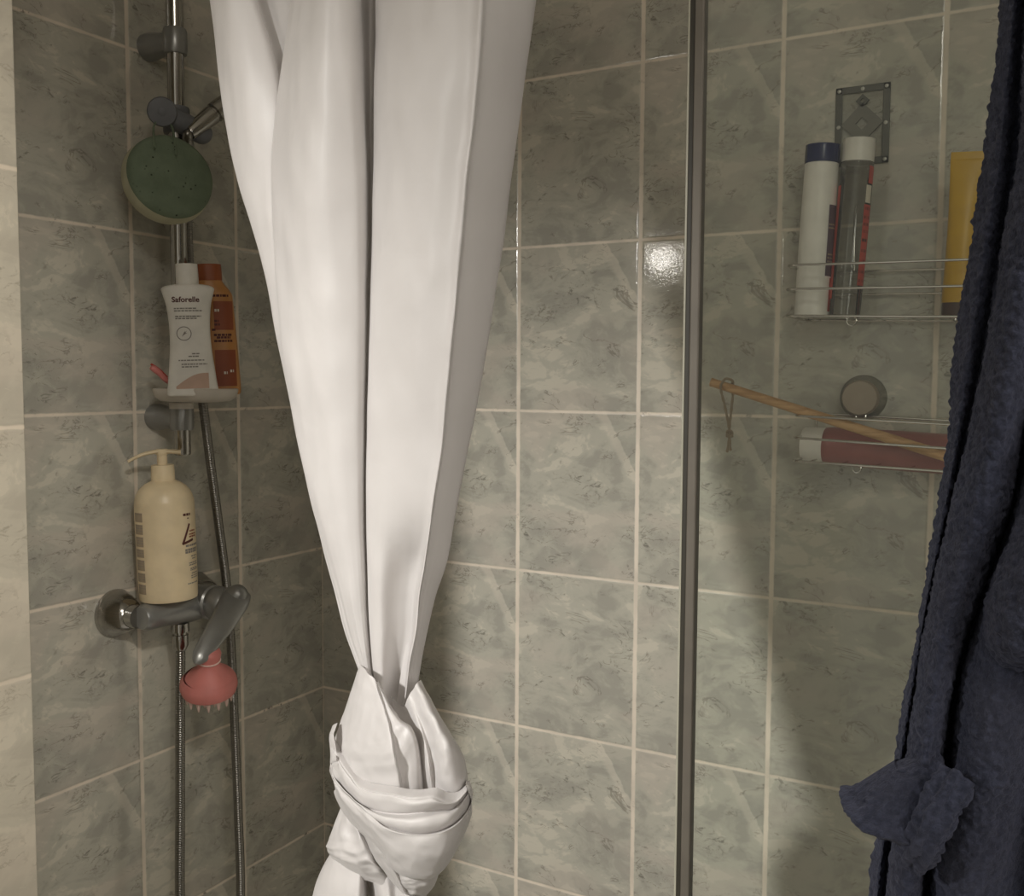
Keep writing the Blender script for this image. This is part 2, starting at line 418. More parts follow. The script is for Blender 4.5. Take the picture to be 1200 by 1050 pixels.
# ================================================================== SHOWER CURTAIN
CY = -.72
def C(px, py, d): return onY(px, py, CY-d)
def sheet(lines, nu, nv, disp=None, mb=None, thick=0.0):
    """lines: vertical polylines (px, py, d) from left to right; a surface across them"""
    L = [path([C(*p) for p in ln], nv) for ln in lines]
    rows = []
    for j in range(nv):
        P = [l[j] for l in L]; row = [cr(P, i/(nu-1)) for i in range(nu)]; rows.append(row)
    if disp:
        for j in range(nv):
            for i in range(nu):
                rows[j][i] = rows[j][i] + disp(i/(nu-1), j/(nv-1), rows[j][i])
    mb = mb or MB(); mb.grid(rows); return mb
YS = [-330, -120, 0, 100, 200, 300, 400, 500, 600, 660, 700, 740, 780, 815, 845]
def interp(tab, y):
    if y <= tab[0][0]:
        a, b = tab[0], tab[1]; return a[1]+(b[1]-a[1])*(y-a[0])/(b[0]-a[0])
    for a, b in zip(tab, tab[1:]):
        if a[0] <= y <= b[0]: return a[1]+(b[1]-a[1])*(y-a[0])/(b[0]-a[0])
    return tab[-1][1]
def line(xt, dt):
    return [(interp(xt, y), y, interp(dt, y)) for y in YS]
SL = [(0, 247), (100, 259), (150, 266), (230, 283), (300, 306), (400, 325), (480, 341), (570, 361), (640, 378), (700, 394), (740, 404), (785, 421), (845, 436)]
V1 = [(0, 302), (50, 316), (100, 330), (160, 345), (300, 350), (400, 352), (600, 388), (700, 410), (785, 428), (845, 440)]     # crease of the left panel
P2 = [(0, 342), (50, 334), (100, 328), (160, 322), (230, 318), (300, 322), (400, 331), (500, 347), (600, 370), (700, 398), (740, 408), (785, 424), (845, 438)]
V2 = [(0, 424), (100, 427), (200, 430), (300, 430), (400, 429), (500, 427), (600, 425), (700, 428), (785, 434), (845, 444)]
P3 = [(0, 441), (100, 440), (200, 438), (300, 436), (400, 434), (500, 431), (600, 429), (700, 431), (785, 437), (845, 446)]
FC = [(0, 565), (60, 563), (120, 556), (200, 547), (300, 538), (400, 529), (500, 520), (600, 506), (650, 499), (700, 490), (740, 487), (771, 481), (845, 470)]
SR = [(0, 628), (100, 614), (160, 606), (250, 594), (380, 576), (480, 558), (550, 545), (600, 535), (664, 523), (711, 506), (754, 498), (800, 489), (845, 484)]
def off(t, k): return [(y, x+(k if not callable(k) else k(y))) for y, x in t]
def mixl(a, b, f):
    ys = sorted(set([p[0] for p in a]+[p[0] for p in b])); return [(y, interp(a, y)*(1-f)+interp(b, y)*f) for y in ys]
K = lambda y: max(.12, min(1, (900-y)/800))      # folds flatten into the gather
def dd(v): return [(y, v*K(y)) for y in YS]
lines = [
    line(off(SL, 14), dd(-.030)), line(off(SL, 2), dd(-.012)), line(SL, dd(.0)), line(mixl(SL, V1, .35), dd(.016)), line(mixl(SL, V1, .8), dd(.012)), line(V1, dd(.004)),
    line(off(V1, 2), dd(-.007)), line(off(V1, lambda y: 4+26*K(y)), dd(-.004)), line(off(P2, lambda y: 18*K(y)), dd(-.008)),
    line(off(P2, 2), dd(.012)), line(P2, dd(.022)), line(mixl(P2, V2, .22), dd(.043)), line(mixl(P2, V2, .5), dd(.053)), line(mixl(P2, V2, .82), dd(.042)), line(mixl(P2, V2, .97), dd(.028)),
    line(off(V2, 1), dd(.010)), line(mixl(V2, P3, .5), dd(-.008)), line(off(P3, 3), dd(-.004)),
    line(off(P3, 1), dd(.012)), line(off(P3, 1), dd(.026)), line(mixl(P3, FC, .25), dd(.041)), line(mixl(P3, FC, .62), [(y, .046*K(y)-(.014 if 620 < y < 830 else 0)) for y in YS]),
    line(mixl(P3, FC, .90), [(y, .042*K(y)-(.016 if 640 < y < 830 else 0)) for y in YS]), line(FC, [(y, .041*K(y)+.002) for y in YS]), line(mixl(FC, SR, .12), dd(.034)), line(mixl(FC, SR, .55), dd(.012)), line(mixl(FC, SR, .93), dd(-.012)),
    line(SR, dd(-.024)), line(off(SR, -4), dd(-.036)), line(off(SR, -22), dd(-.052)),
]
def wr(u, v, p):
    k = .0016*noise.noise(Vector((p.x*22, p.y*22, p.z*9))) + .0011*noise.noise(Vector((p.x*60, p.y*60, p.z*24+5)))
    k2 = .0022*max(0, noise.noise(Vector((u*16, 3.3, p.z*16)))-.15)     # small crumples
    k3 = .0010*noise.noise(Vector((u*70, 0, p.z*3)))*max(0, min(1, (v-.45)/.4))
    return Vector((0, -1, 0))*(k+k2+k3)
kp = C(470, 915, 0)
cur = thing('shower_curtain', (kp.x, CY, 1.0), 'off-white polyester shower curtain gathered and tied into a big knot', 'curtain')
sheet(lines, 330, 300, wr).build('drape', M['cloth'], cur, smooth=180)

# --- the knot: overlapping turns of cloth
kn = MB()
def kwr(s, amp=.0018, sx=1.):
    def fn(u, v, p):
        k = amp*noise.noise(Vector((u*7*sx+s, v*2.2, s*3.1))) + amp*.7*noise.noise(Vector((p.x*70+s, p.y*70, p.z*70)))
        return Vector((.25, -1, 0))*k
    return fn
def crump(seed, amp=.0020):
    def fn(u, v, p):
        r1 = 1-2*abs(noise.noise(Vector((u*3.2+seed, v*3.0+.35*math.sin(v*5), seed))))       # long sharp creases
        k = amp*.8*r1*math.sin(PI*min(1, max(0, v))) + amp*.8*noise.noise(Vector((u*5+seed, v*9, seed*2))) + .0007*noise.noise(p*110)
        return Vector((.2, -1, .1))*k
    return fn
# left flap coming down from the neck
A = [
 [(430, 780, -.014), (412, 830, -.024), (402, 880, -.024), (412, 940, -.014)],
 [(424, 778, -.002), (405, 835, -.006), (392, 880, -.008), (402, 930, -.006)],
 [(423, 779, .006), (404, 836, .008), (393, 880, .008), (404, 932, .008)],
 [(428, 784, .018), (414, 842, .027), (408, 890, .032), (420, 940, .030)],
 [(432, 789, .023), (428, 850, .037), (426, 895, .043), (438, 945, .038)],
 [(436, 793, .026), (442, 855, .043), (446, 896, .049), (458, 945, .040)],
 [(439, 797, .027), (455, 852, .046), (463, 893, .052), (472, 945, .042)],
 [(440, 798, .026), (459, 852, .042), (468, 893, .046), (477, 945, .038)],
 [(441, 798, .025), (463, 842, .038), (480, 872, .042), (487, 940, .036)],
 [(442, 799, .022), (465, 838, .034), (487, 864, .037), (496, 935, .030)],
 [(443, 799, .016), (465, 837, .022), (488, 863, .024), (498, 935, .018)],
]
sheet(A, 110, 100, crump(1.3, .0022), kn)
B = [
 [(458, 815, .004), (470, 860, .008), (478, 900, .010), (484, 945, .010)],
 [(472, 828, .012), (484, 868, .018), (492, 905, .022), (500, 945, .022)],
 [(478, 818, .017), (495, 862, .028), (503, 900, .033), (507, 948, .026)],
 [(481, 812, .017), (500, 860, .026), (508, 900, .028), (512, 948, .024)],
 [(484, 808, .018), (507, 855, .033), (519, 893, .037), (520, 948, .028)],
 [(487, 803, .018), (513, 850, .032), (528, 888, .036), (530, 948, .028)],
 [(490, 799, .015), (518, 847, .024), (538, 886, .027), (542, 940, .022)],
 [(493, 797, .006), (521, 846, .010), (545, 888, .010), (549, 930, .006)],
 [(492, 798, -.008), (518, 848, -.014), (542, 890, -.018), (545, 930, -.016)],
]
sheet(B, 100, 90, crump(4.1, .0020), kn)
# core so no gap opens
kn.add(*(lambda b: (b.v, b.f))(MB().lathe([(math.sin(PI*i/24)*.034, -math.cos(PI*i/24)*.060) for i in range(25)], C(470, 925, -.010), (0.05, 0, 1))))
def db(x, k=.055): return k*math.sqrt(max(0, 1-((x-469)/86)**2))
def edge(pts, k=.055, o=0.): return [(370+x/3.75, 770+y/3.75, db(370+x/3.75, k)+o) for x, y in pts]
def shift(ln, dx, dy, dd_): return [(x+dx, y+dy, d+dd_) for x, y, d in ln]
def mixln(a, b, f, o=0.): return [tuple(p[i]*(1-f)+q[i]*f + (o if i == 2 else 0) for i in range(3)) for p, q in zip([tuple(v_) for v_ in path(a, 14)], [tuple(v_) for v_ in path(b, 14)])]
def rew(ln): return [tuple(v_) for v_ in path(ln, 14)]
lip = edge([(80, 330), (58, 345), (80, 415), (125, 490), (168, 545), (208, 582), (270, 597), (340, 606), (400, 618), (450, 622), (500, 612), (545, 622), (590, 640), (625, 622), (655, 590), (668, 570)], .056, .004)
ln2 = edge([(90, 420), (66, 440), (78, 510), (120, 572), (190, 632), (260, 660), (350, 678), (440, 676), (530, 662), (590, 662), (640, 625), (670, 590), (680, 575)], .058, .001)
ln3 = edge([(95, 470), (66, 480), (90, 545), (135, 600), (190, 652), (260, 712), (320, 750), (400, 776), (480, 782), (560, 766), (620, 732), (665, 680), (690, 615), (682, 570), (660, 560)], .060, .004)
ln4 = edge([(110, 560), (88, 580), (125, 655), (170, 720), (250, 800), (300, 858), (330, 905), (385, 945), (460, 965), (530, 950), (590, 890), (645, 790), (685, 680), (680, 620)], .052, .000)
sheet([shift(rew(lip), 4, -11, -.012), shift(rew(lip), 1, -3, -.002), rew(lip), shift(rew(lip), 0, 3, .002), mixln(lip, ln2, .5, .003), rew(ln2), shift(rew(ln2), 0, 3, -.003), mixln(ln2, ln3, .3, .003), mixln(ln2, ln3, .65, .003), mixln(ln2, ln3, .9, -.002), shift(rew(ln3), -1, 3, -.013)], 110, 170, crump(2.7), kn)
sheet([shift(rew(ln3), 0, -5, -.014), shift(rew(ln3), 0, -1.5, -.002), shift(rew(ln3), 0, 0, .003), shift(rew(ln3), 0, 3, .003), mixln(ln3, ln4, .3, .006), mixln(ln3, ln4, .6, .007), mixln(ln3, ln4, .88, .003), rew(ln4), shift(rew(ln4), 0, 3, -.006), shift(rew(ln4), -2, 4, -.020)], 110, 170, crump(6.1), kn)
# lower turns: lobe on the left, twisted strip, wedge under the front turn
sheet([[(410, 940, -.03), (398, 980, -.03), (394, 1000, -.03), (400, 1012, -.02), (412, 1020, -.02)],
       [(402, 942, -.004), (387, 982, -.006), (383, 994, -.004), (391, 1008, -.002), (404, 1021, .0)],
       [(403, 944, .006), (390, 982, .010), (388, 997, .012), (397, 1011, .012), (410, 1024, .008)],
       [(406, 946, .014), (401, 978, .022), (402, 1000, .026), (412, 1016, .022), (421, 1030, .012)],
       [(408, 948, .018), (413, 978, .024), (420, 1003, .030), (428, 1020, .024), (436, 1034, .014)],
       [(410, 948, .018), (421, 976, .030), (432, 1002, .030), (442, 1020, .026), (452, 1038, .016)],
       [(414, 948, .012), (430, 976, .020), (444, 1004, .020), (456, 1024, .016), (464, 1042, .010)]], 80, 80, crump(9.4, .0030), kn)
sheet([[(402, 940, .006), (418, 965, .022), (432, 992, .026), (446, 1015, .026), (470, 1046, .018)],
       [(405, 938, .016), (424, 966, .036), (438, 992, .038), (452, 1014, .036), (473, 1047, .026)],
       [(409, 940, .020), (431, 970, .040), (446, 995, .042), (459, 1016, .038), (475, 1047, .028)],
       [(413, 942, .018), (438, 974, .034), (452, 998, .036), (464, 1016, .034), (477, 1047, .026)]], 40, 70, crump(3.2, .0016), kn)
sheet([[(448, 990, .024), (455, 1012, .026), (466, 1034, .022), (474, 1048, .016)], [(462, 1000, .034), (470, 1020, .036), (476, 1036, .032), (480, 1049, .022)],
       [(482, 1005, .036), (486, 1022, .038), (488, 1036, .034), (487, 1049, .022)], [(504, 1003, .030), (505, 1020, .032), (502, 1036, .028), (494, 1050, .018)],
       [(520, 995, .012), (516, 1014, .012), (510, 1036, .010), (498, 1051, .006)], [(515, 990, -.01), (510, 1012, -.012), (504, 1036, -.014), (496, 1050, -.012)]], 60, 50, crump(5.5, .0022), kn)
kn.build('knot', M['cloth'], cur, smooth=180)

# --- cloth hanging out below the knot
TY = [985, 1020, 1060, 1150, 1350, 1700]
def tl(xs, ds): return [(x, y, d) for x, y, d in zip(xs, TY, ds)]
tail = [
 tl([410, 392, 384, 380, 372, 362], [-.03, -.03, -.03, -.03, -.035, -.04]), tl([397, 376, 364, 350, 330, 310], [-.012, -.010, -.008, -.008, -.008, -.01]), tl([402, 386, 378, 366, 350, 335], [.004, .010, .014, .018, .02, .02]),
 tl([412, 408, 405, 398, 390, 380], [.008, .016, .022, .026, .03, .03]), tl([420, 424, 424, 424, 420, 415], [.008, .014, .018, .02, .022, .02]), tl([425, 431, 434, 440, 445, 450], [-.004, -.012, -.018, -.024, -.03, -.03]),
 tl([430, 437, 442, 450, 462, 475], [.006, .008, .012, .016, .02, .02]), tl([442, 448, 455, 465, 485, 505], [.012, .018, .022, .026, .03, .03]), tl([455, 462, 467, 482, 505, 530], [.010, .014, .014, .010, .008, .005]),
 tl([468, 474, 480, 498, 525, 555], [.010, .014, .018, .022, .024, .024]), tl([482, 488, 494, 512, 545, 580], [.002, .004, .006, .006, .004, .002]), tl([490, 496, 502, 522, 558, 596], [-.012, -.012, -.014, -.016, -.02, -.02]), tl([480, 486, 492, 505, 540, 578], [-.03]*6),
]
sheet(tail, 160, 120, kwr(9.2, .0014, 3)).build('tail', M['cloth'], cur, smooth=180)

# ================================================================== BATHROBE
RY_ = -.775
def Rb(px, py, d): return onY(px, py, RY_-d)
RS = [-300, -100, 0, 100, 200, 300, 400, 500, 600, 700, 800, 900, 1000, 1150, 1400]
def rl(xt, dt): return [(interp(xt, y)+0, y, interp(dt, y)) for y in RS]
r_sil = [(-300, 1198), (0, 1174), (85, 1166), (229, 1146), (299, 1136), (395, 1122), (560, 1106), (640, 1093), (720, 1079), (800, 1064), (900, 1046), (960, 1030), (1050, 1016), (1400, 985)]
r_cre = [(-300, 1228), (0, 1206), (100, 1200), (208, 1192), (300, 1176), (405, 1158), (452, 1149), (565, 1125), (688, 1094), (782, 1079), (900, 1062), (1000, 1046), (1400, 1015)]
r_val = [(-300, 1330), (0, 1290), (300, 1238), (540, 1196), (615, 1177), (680, 1152), (782, 1119), (900, 1104), (1000, 1085), (1400, 1060)]
cst = lambda v: [(-300, v), (1400, v)]
rlines = [
 rl(off(r_sil, 26), cst(-.045)), rl(off(r_sil, 5), cst(-.030)), rl(r_sil, cst(-.018)), rl(mixl(r_sil, r_cre, .45), cst(.000)), rl(off(r_cre, -6), cst(-.018)),
 rl(off(r_cre, -1), cst(.002)), rl(r_cre, cst(.018)), rl(mixl(r_cre, r_val, .3), cst(.036)), rl(mixl(r_cre, r_val, .65), cst(.036)), rl(mixl(r_cre, r_val, .92), cst(.016)),
 rl(off(r_val, 2), cst(-.040)), rl(off(r_val, 10), cst(-.030)), rl(off(r_val, 14), cst(.018)), rl(off(r_val, 45), cst(.038)), rl(off(r_val, 85), cst(.030)), rl(off(r_val, 120), cst(.002)), rl(off(r_val, 150), cst(.022)), rl(off(r_val, 210), cst(.040)), rl(off(r_val, 300), cst(.020)), rl(off(r_val, 340), cst(-.03)), rl(off(r_val, 250), cst(-.05)),
]
def terry(p, amp=.0016):
    return amp*noise.noise(p*330) + amp*.8*noise.noise(p*150+Vector((3, 1, 2))) + .0014*noise.noise(p*30)
def rsheet(lines_, nu, nv, amp=.0016):
    L = [path([Rb(*p) for p in ln], nv) for ln in lines_]; rows = []
    for j in range(nv): rows.append([cr([l[j] for l in L], i/(nu-1)) for i in range(nu)])
    out = []
    for j in range(nv):
        row = []
        for i in range(nu):
            a = rows[j][min(i+1, nu-1)]-rows[j][max(i-1, 0)]; b = rows[min(j+1, nv-1)][i]-rows[max(j-1, 0)][i]
            n = a.cross(b); n = n.normalized() if n.length > 1e-9 else Vector((0, -1, 0))
            row.append(rows[j][i] + n*terry(rows[j][i], amp))
        out.append(row)
    return MB().grid(out)
rp = Rb(1130, 900, 0)
rob = thing('bathrobe', (rp.x, RY_, .5), 'dark navy terry bathrobe hanging at the right edge, its cuff turned back', 'bathrobe')
rsheet(rlines, 330, 760).build('robe_body', M['robe'], rob, smooth=180)
# second sleeve end lying over the robe, right side
lump = [
 [(1215, 520, -.01), (1185, 620, -.01), (1160, 690, -.01), (1156, 750, -.01), (1170, 785, -.01)],
 [(1222, 520, .03), (1190, 620, .032), (1161, 690, .034), (1155, 750, .034), (1168, 782, .03)],
 [(1245, 520, .05), (1215, 620, .056), (1185, 690, .060), (1177, 755, .058), (1184, 785, .04)],
 [(1290, 520, .055), (1260, 620, .064), (1235, 690, .066), (1222, 765, .062), (1222, 795, .04)],
 [(1340, 520, .045), (1320, 620, .050), (1300, 700, .050), (1280, 780, .050), (1276, 806, .03)],
 [(1360, 520, .0), (1345, 620, .0), (1330, 700, .0), (1310, 780, .0), (1300, 806, .0)],
]
rsheet(lump, 120, 160).build('pocket_flap', M['robe'], rob, smooth=180)
# turned-back cuff
cf = MB(); nu, nv = 150, 70; rows = []
c_top, c_bot = Rb(1082, 898, .028), Rb(1036, 956, .040)
ax_t = (Rb(1108, 905, .03)-Rb(1056, 895, .03))*.5; ax_b = (Rb(1084, 984, .040)-Rb(989, 940, .040))*.5
dn = (c_bot-c_top).normalized()
for j in range(nv+14):
    v = max(0, (j-14)/(nv-1)); cl = math.sin(min(1, (j+.02)/14)*PI/2); fl = v**.75; row = []
    for i in range(nu):
        a = 2*PI*i/nu; c = c_top.lerp(c_bot, v) - dn*.012*(1-cl); e = ax_t.lerp(ax_b, fl)*cl
        dz = Vector((0, -1, 0))*(.014+.012*fl)*cl
        p = c + e*math.cos(a) + dz*math.sin(a)
        n = (e.normalized()*math.cos(a) + Vector((0, -1, 0))*math.sin(a)).normalized()
        row.append(p + n*(terry(p, .0018) + .0014*math.sin(a*5+v*4+.6)*v + .0040*math.exp(-((v-.93)/.06)**2)))
    rows.append(row)
rows += [[p.lerp(c_bot, k1_) - dn*k2_ for p in rows[-1]] for k1_, k2_ in ((.07, -.0015), (.13, .002), (.16, .010), (.45, .030))]
cf.grid(rows, cu=True)
P = path([Rb(1124, 912, .046), Rb(1108, 935, .054), Rb(1094, 962, .058), Rb(1080, 990, .056), Rb(1070, 1004, .045)], 70); rows = []
for i, p in enumerate(P):
    tg = (P[min(i+1, 69)]-P[max(i-1, 0)]).normalized(); n = (CAM-p).normalized(); n = (n-tg*n.dot(tg)).normalized(); b = tg.cross(n); row = []
    for k in range(60):
        a = 2*PI*k/60; q = p + b*math.cos(a)*.0092 + n*math.sin(a)*.008; row.append(q + (q-p).normalized()*(terry(q, .0016)+.0012*math.sin(a*6)))
    rows.append(row)
cf.grid(rows, cu=True)
cf.build('cuff', M['robe'], rob, smooth=180)['label'] = 'turned back cuff'

# ================================================================== SHOWER FITTINGS ON THE LEFT WALL
BX = .055
b0 = onX(209.5, 290, BX); BYY = b0.y
zb = onX(214, 533, BX).z
rail = thing('shower_rail', (0, BYY, zb), 'chrome shower riser rail on the left wall, with brackets and grey slider', 'shower rail')
MB().lathe([(.0, 0), (.0105, 0), (.0115, .0015), (.0115, 2.15-zb), (0, 2.15-zb)], (BX, BYY, zb), seg=32).build('riser_bar', M['chrome'], rail)
for py in (50, 490):
    z = onX(208, py, BX).z
    mb = MB().lathe([(0, 0), (.0185, 0), (.0190, .006), (.0175, .018), (.0150, .034), (.0150, .044), (.013, .05)], (0, BYY, z), (1, 0, 0))
    mb.lathe([(.010, -.017), (.0150, -.017), (.0165, -.013), (.0165, .013), (.0150, .017), (.010, .017)], (BX, BYY, z))
    mb.build('bracket', M['dull_chrome'], rail)
s1, s2 = onX(190, 131, .066), onX(236, 156, .080)
ctr = onX(208, 142, BX)
sl = MB()
def capsule(mb, a, b, r1, r2, seg=28):
    ax = b-a; L = ax.length; pr = [(r1*math.sin(PI/2*i/8), -r1*math.cos(PI/2*i/8)) for i in range(9)] + [(r2*math.cos(PI/2*i/8), L+r2*math.sin(PI/2*i/8)) for i in range(9)]
    return mb.lathe(pr, a, ax, seg)
capsule(sl, s1, s2, .0145, .0150)
sl.lathe([(.011, -.018), (.017, -.018), (.018, -.015), (.018, .015), (.017, .018), (.011, .018)], (BX, BYY, ctr.z))
slo = sl.build('slider', M['grey_plastic'], rail); slo['label'] = 'dark grey plastic slider'
v = (CAM-s1).normalized()
MB().lathe([(0, -.006), (.0175, -.006), (.0195, -.002), (.0195, .009), (.0180, .0125), (0, .0135)], s1, v).build('clamp_knob', M['grey_plastic'], slo)

# hand shower held in the slider (its head is behind the curtain)
h0, h1 = onX(222, 156, .083), onX(264, 122, .102)
ha = (h1-h0).normalized(); h2 = h0 + ha*.235
hs = thing('hand_shower', h0, 'chrome hand shower whose handle slants up behind the curtain', 'shower head')
MB().lathe([(0, 0), (.0090, 0), (.0100, .004), (.0115, .020), (.0130, .040), (.0130, .044), (.0108, .0455), (.0108, .048), (.0138, .0495), (.0140, .056), (.0125, .075), (.0115, .12), (.0125, .235)], h0, ha).build('handle', M['chrome'], hs)
hn = Vector((.55, -.3, -.78)).normalized()
MB().lathe([(0, .026), (.014, .025), (.034, .012), (.040, 0), (.039, -.006), (.034, -.009), (0, -.010)], h2, -hn).build('head', M['chrome'], hs)

# round green sponge hanging from the knob
spc = onX(201, 206, .105)
fn = (_r*.58 + _u*.14 - _f*.78).normalized()
spo = thing('bath_sponge', spc - fn*.012, 'round green pored bath sponge with pale rim, hanging from the slider knob', 'sponge')
rr = 51*mpp(spc)
MB().lathe([(0, .0145), (rr*.55, .0140), (rr*.85, .0115), (rr*.96, .0065), (rr*.985, .001)], spc-fn*.006, fn, 64).build('sponge_pad', M['sponge'], spo)
MB().lathe([(rr*.985, .001), (rr*1.0, -.004), (rr*1.02, -.016), (rr*.97, -.026), (rr*.80, -.0305), (0, -.031)], spc-fn*.006, fn, 64).build('scrub_backing', M['sponge_rim'], spo)['label'] = 'pale yellowish rim and backing'
e0 = s1 + v*.006
lp = path([onX(181, 173, .102), onX(180, 158, .088), onX(181, 146, .070), onX(190, 138, .058), onX(200, 146, .078), onX(204, 160, .100), onX(206, 182, .116)], 40)
MB().tube(lp, .0015, 8).build('hanging_cord', M['sponge'], spo)

# mixer tap
MX = .058
zm = onX(192, 718, MX).z
fl1 = onX(141, 718, .012)
y1 = fl1.y; y2 = y1 + .145
tap = thing('mixer_tap', (0, (y1+y2)/2, zm), 'chrome lever mixer tap on the left wall carrying the cream pump bottle', 'tap')
for y in (y1, y2):
    MB().lathe([(0, 0), (.0330, 0), (.0335, .003), (.0320, .006), (.0315, .008), (.0300, .012), (.0240, .026), (.0190, .034), (.0160, .036), (.0155, .050), (0, .05)], (0, y, zm), (1, 0, 0), 56).build('wall_flange', M['chrome'], tap)
mb = MB().lathe([(0, -.004), (.0150, -.004), (.0185, .002), (.0190, .03), (.0205, .05), (.0225, .075), (.0215, .10), (.0190, .12), (.0185, .143), (.015, .149), (0, .149)], (MX, y1, zm), (0, 1, 0), 48)
bod = mb.build('tap_body', M['dull_chrome'], tap)
dm = onX(246, 716, .075); dmy = dm.y
MB().lathe([(.0, -.02), (.0235, -.015), (.0245, .006), (.0250, .016), (.0225, .0185), (.0235, .020), (.0235, .026), (.0205, .040), (.012, .0475), (0, .049)], (.066, dmy, zm+.004), (1, 0, 0), 48).build('cartridge_dome', M['dull_chrome'], tap)
# lever blade
lv = path([onX(281, 690, .108), onX(276, 702, .122), onX(262, 727, .134), onX(244, 755, .138), onX(229, 778, .138)], 40); rows = []
wd = path([Vector((w_, 0, 0)) for w_ in (.016, .0205, .0180, .0140, .0102)], 40)
for i, p in enumerate(lv):
    tg = (lv[min(i+1, 39)]-lv[max(i-1, 0)]).normalized(); n = (CAM-p).normalized(); n = (n-tg*n.dot(tg)).normalized(); b = tg.cross(n)
    e = min(1, math.sqrt(max(0.02, (39.5-i)/5)), math.sqrt(max(.02, (i+.5)/5)))
    rows.append([p + b*math.cos(2*PI*k/24)*wd[i].x*e + n*math.sin(2*PI*k/24)*.0062*e for k in range(24)])
mb = MB().grid(rows, cu=True); mb.f.append(tuple(range(24))); mb.f.append(tuple(39*24+k for k in range(24)))
capsule(mb, Vector((.100, dmy, zm+.008)), onX(278, 697, .118), .014, .015)
mb.build('lever', M['dull_chrome'], tap)
ho = onX(211, 738, MX)
MB().lathe([(0, .012), (.0125, .012), (.0130, .004), (.0130, .0), (.0095, -.001), (.0095, -.004), (.0112, -.005), (.0112, -.020), (.0085, -.026), (0, -.026)], (MX, ho.y, ho.z-.002), seg=32).build('hose_outlet', M['chrome'], tap)

# hose: outlet, loop below the frame, back up behind the lever to the hand shower
hz = [(MX, ho.y, ho.z-.022), onX(211, 830, .060), onX(211, 950, .060), onX(211, 1060, .062), onX(216, 1190, .065), onX(248, 1250, .070), onX(279, 1180, .068), onX(282, 1050, .060), onX(279, 950, .052), onX(275, 850, .042),
      onX(271, 760, .030), onX(266, 690, .028), onX(257, 620, .036), onX(247, 545, .044), onX(238, 475, .046), onX(228, 400, .036), onX(223, 330, .029), onX(220, 250, .029), onX(224, 195, .046), h0 - ha*.004 + Vector((0, 0, -.004)), h0]
hz = [Vector(p) for p in hz]
HP = path(hz, 2600)
acc = [0.]
for a, b in zip(HP, HP[1:]): acc.append(acc[-1]+(b-a).length)
tot = acc[-1]; npt = int(tot/.00085); eq = []; k = 0
for i in range(npt):
    t = tot*i/(npt-1)
    while k < len(acc)-2 and acc[k+1] < t: k += 1
    eq.append(HP[k].lerp(HP[k+1], (t-acc[k])/max(1e-9, acc[k+1]-acc[k])))
hose = MB().tube(eq, .0071, 10, rf=lambda i, n: 1.0 if i % 4 in (0, 1) else (.86 if i % 4 == 3 else .93)).build('shower_hose', M['hose'], base=hz[0], smooth=180)
tag(hose, 'ribbed chrome shower hose looping from the mixer tap up behind the soap dish', 'hose')

# ================================================================== SOAP DISH AND WHAT STANDS ON IT
dz_ = onX(229, 462, .09).z
dc = Vector((.083, BYY, dz_))
dish = thing('soap_dish', dc, 'milky white soap dish clipped on the riser rail below two bottles', 'soap dish')
def rrect(hx, hy, n, seg=64):
    out = []
    for k in range(seg):
        a = 2*PI*k/seg; c, s_ = math.cos(a), math.sin(a)
        out.append((math.copysign(abs(c)**(2/n), c)*hx, math.copysign(abs(s_)**(2/n), s_)*hy))
    return out
rows = []
for sc, z in ((.05, -.011), (.55, -.011), (.82, -.0095), (.95, -.004), (1.0, .004), (1.0, .007), (.975, .008), (.955, .006), (.93, .000), (.85, -.0015), (.05, -.0015)):
    rows.append([dc + Vector((x*sc, y*sc, z)) for x, y in rrect(.056, .046, 3)])
mb = MB().grid(rows, cu=True)
mb.build('tray', M['dish'], dish)
MB().lathe([(.0108, -.016), (.0155, -.016), (.0165, -.012), (.0165, -.004), (.0155, -.003), (.0108, -.003)], (BX, BYY, dz_-.009)).build('clip_ring', M['dish'], dish)
FLR = dz_-.0015

def stand(name, px, py_floor, X, label, cat, lean=0, turn=0, group=None, Z=None):
    p = onX(px, py_floor, X); p.z = FLR if Z is None else Z
    return thing(name, p, label, cat, upright(p, lean, turn), group), p
# white bottle, front print towards the camera
wt, wp = stand('lotion_bottle', 226.5, 457, .110, 'white waisted lotion bottle with dark red brand name, in front on the soap dish', 'bottle', lean=-2.0)
q = mpp(wp)
WL = [(0, 26*q, 12*q), (3*q, 29*q, 14*q), (18*q, 27.2*q, 13.5*q), (55*q, 23.4*q, 13.5*q), (82*q, 22.8*q, 13.5*q), (105*q, 25*q, 15*q), (120*q, 28.8*q, 15*q), (124.5*q, 29.2*q, 14.5*q), (127.5*q, 24*q, 13.5*q), (129*q, 14*q, 12*q)]
wb = Bottle(WL, 2.6)
wo = wb.mesh().build('bottle_body', M['white'], wt, world=False)
cb = Bottle([(127*q, 12.2*q, 12.2*q), (129*q, 12.8*q, 12.8*q), (150*q, 12.3*q, 12.3*q), (152*q, 11.2*q, 11.2*q), (152.3*q, 2*q, 2*q)], 2.2)
cb.mesh(40).build('cap', M['white'], wt, world=False)
pr = wb.text(MB(), 'Saforelle', 8.6*q, -3*q, 108*q, 0, .0006, bold=.2*q).build('brand_name', M['ink_brown'], wo, world=False); pr['label'] = 'dark red brand lettering'
lm = MB()
def bars(bt, mb, rows_, th0=0., h=1.4, seed=1):
    rg = random.Random(seed)
    for x0, x1, z in rows_:
        x = x0
        while x < x1:
            w_ = min(rg.uniform(1.6, 4.2), x1-x); bt.patch(mb, x*q, (x+w_)*q, z*q, (z+h)*q, th0, .0005, 2, 1); x += w_+rg.uniform(.5, .9)
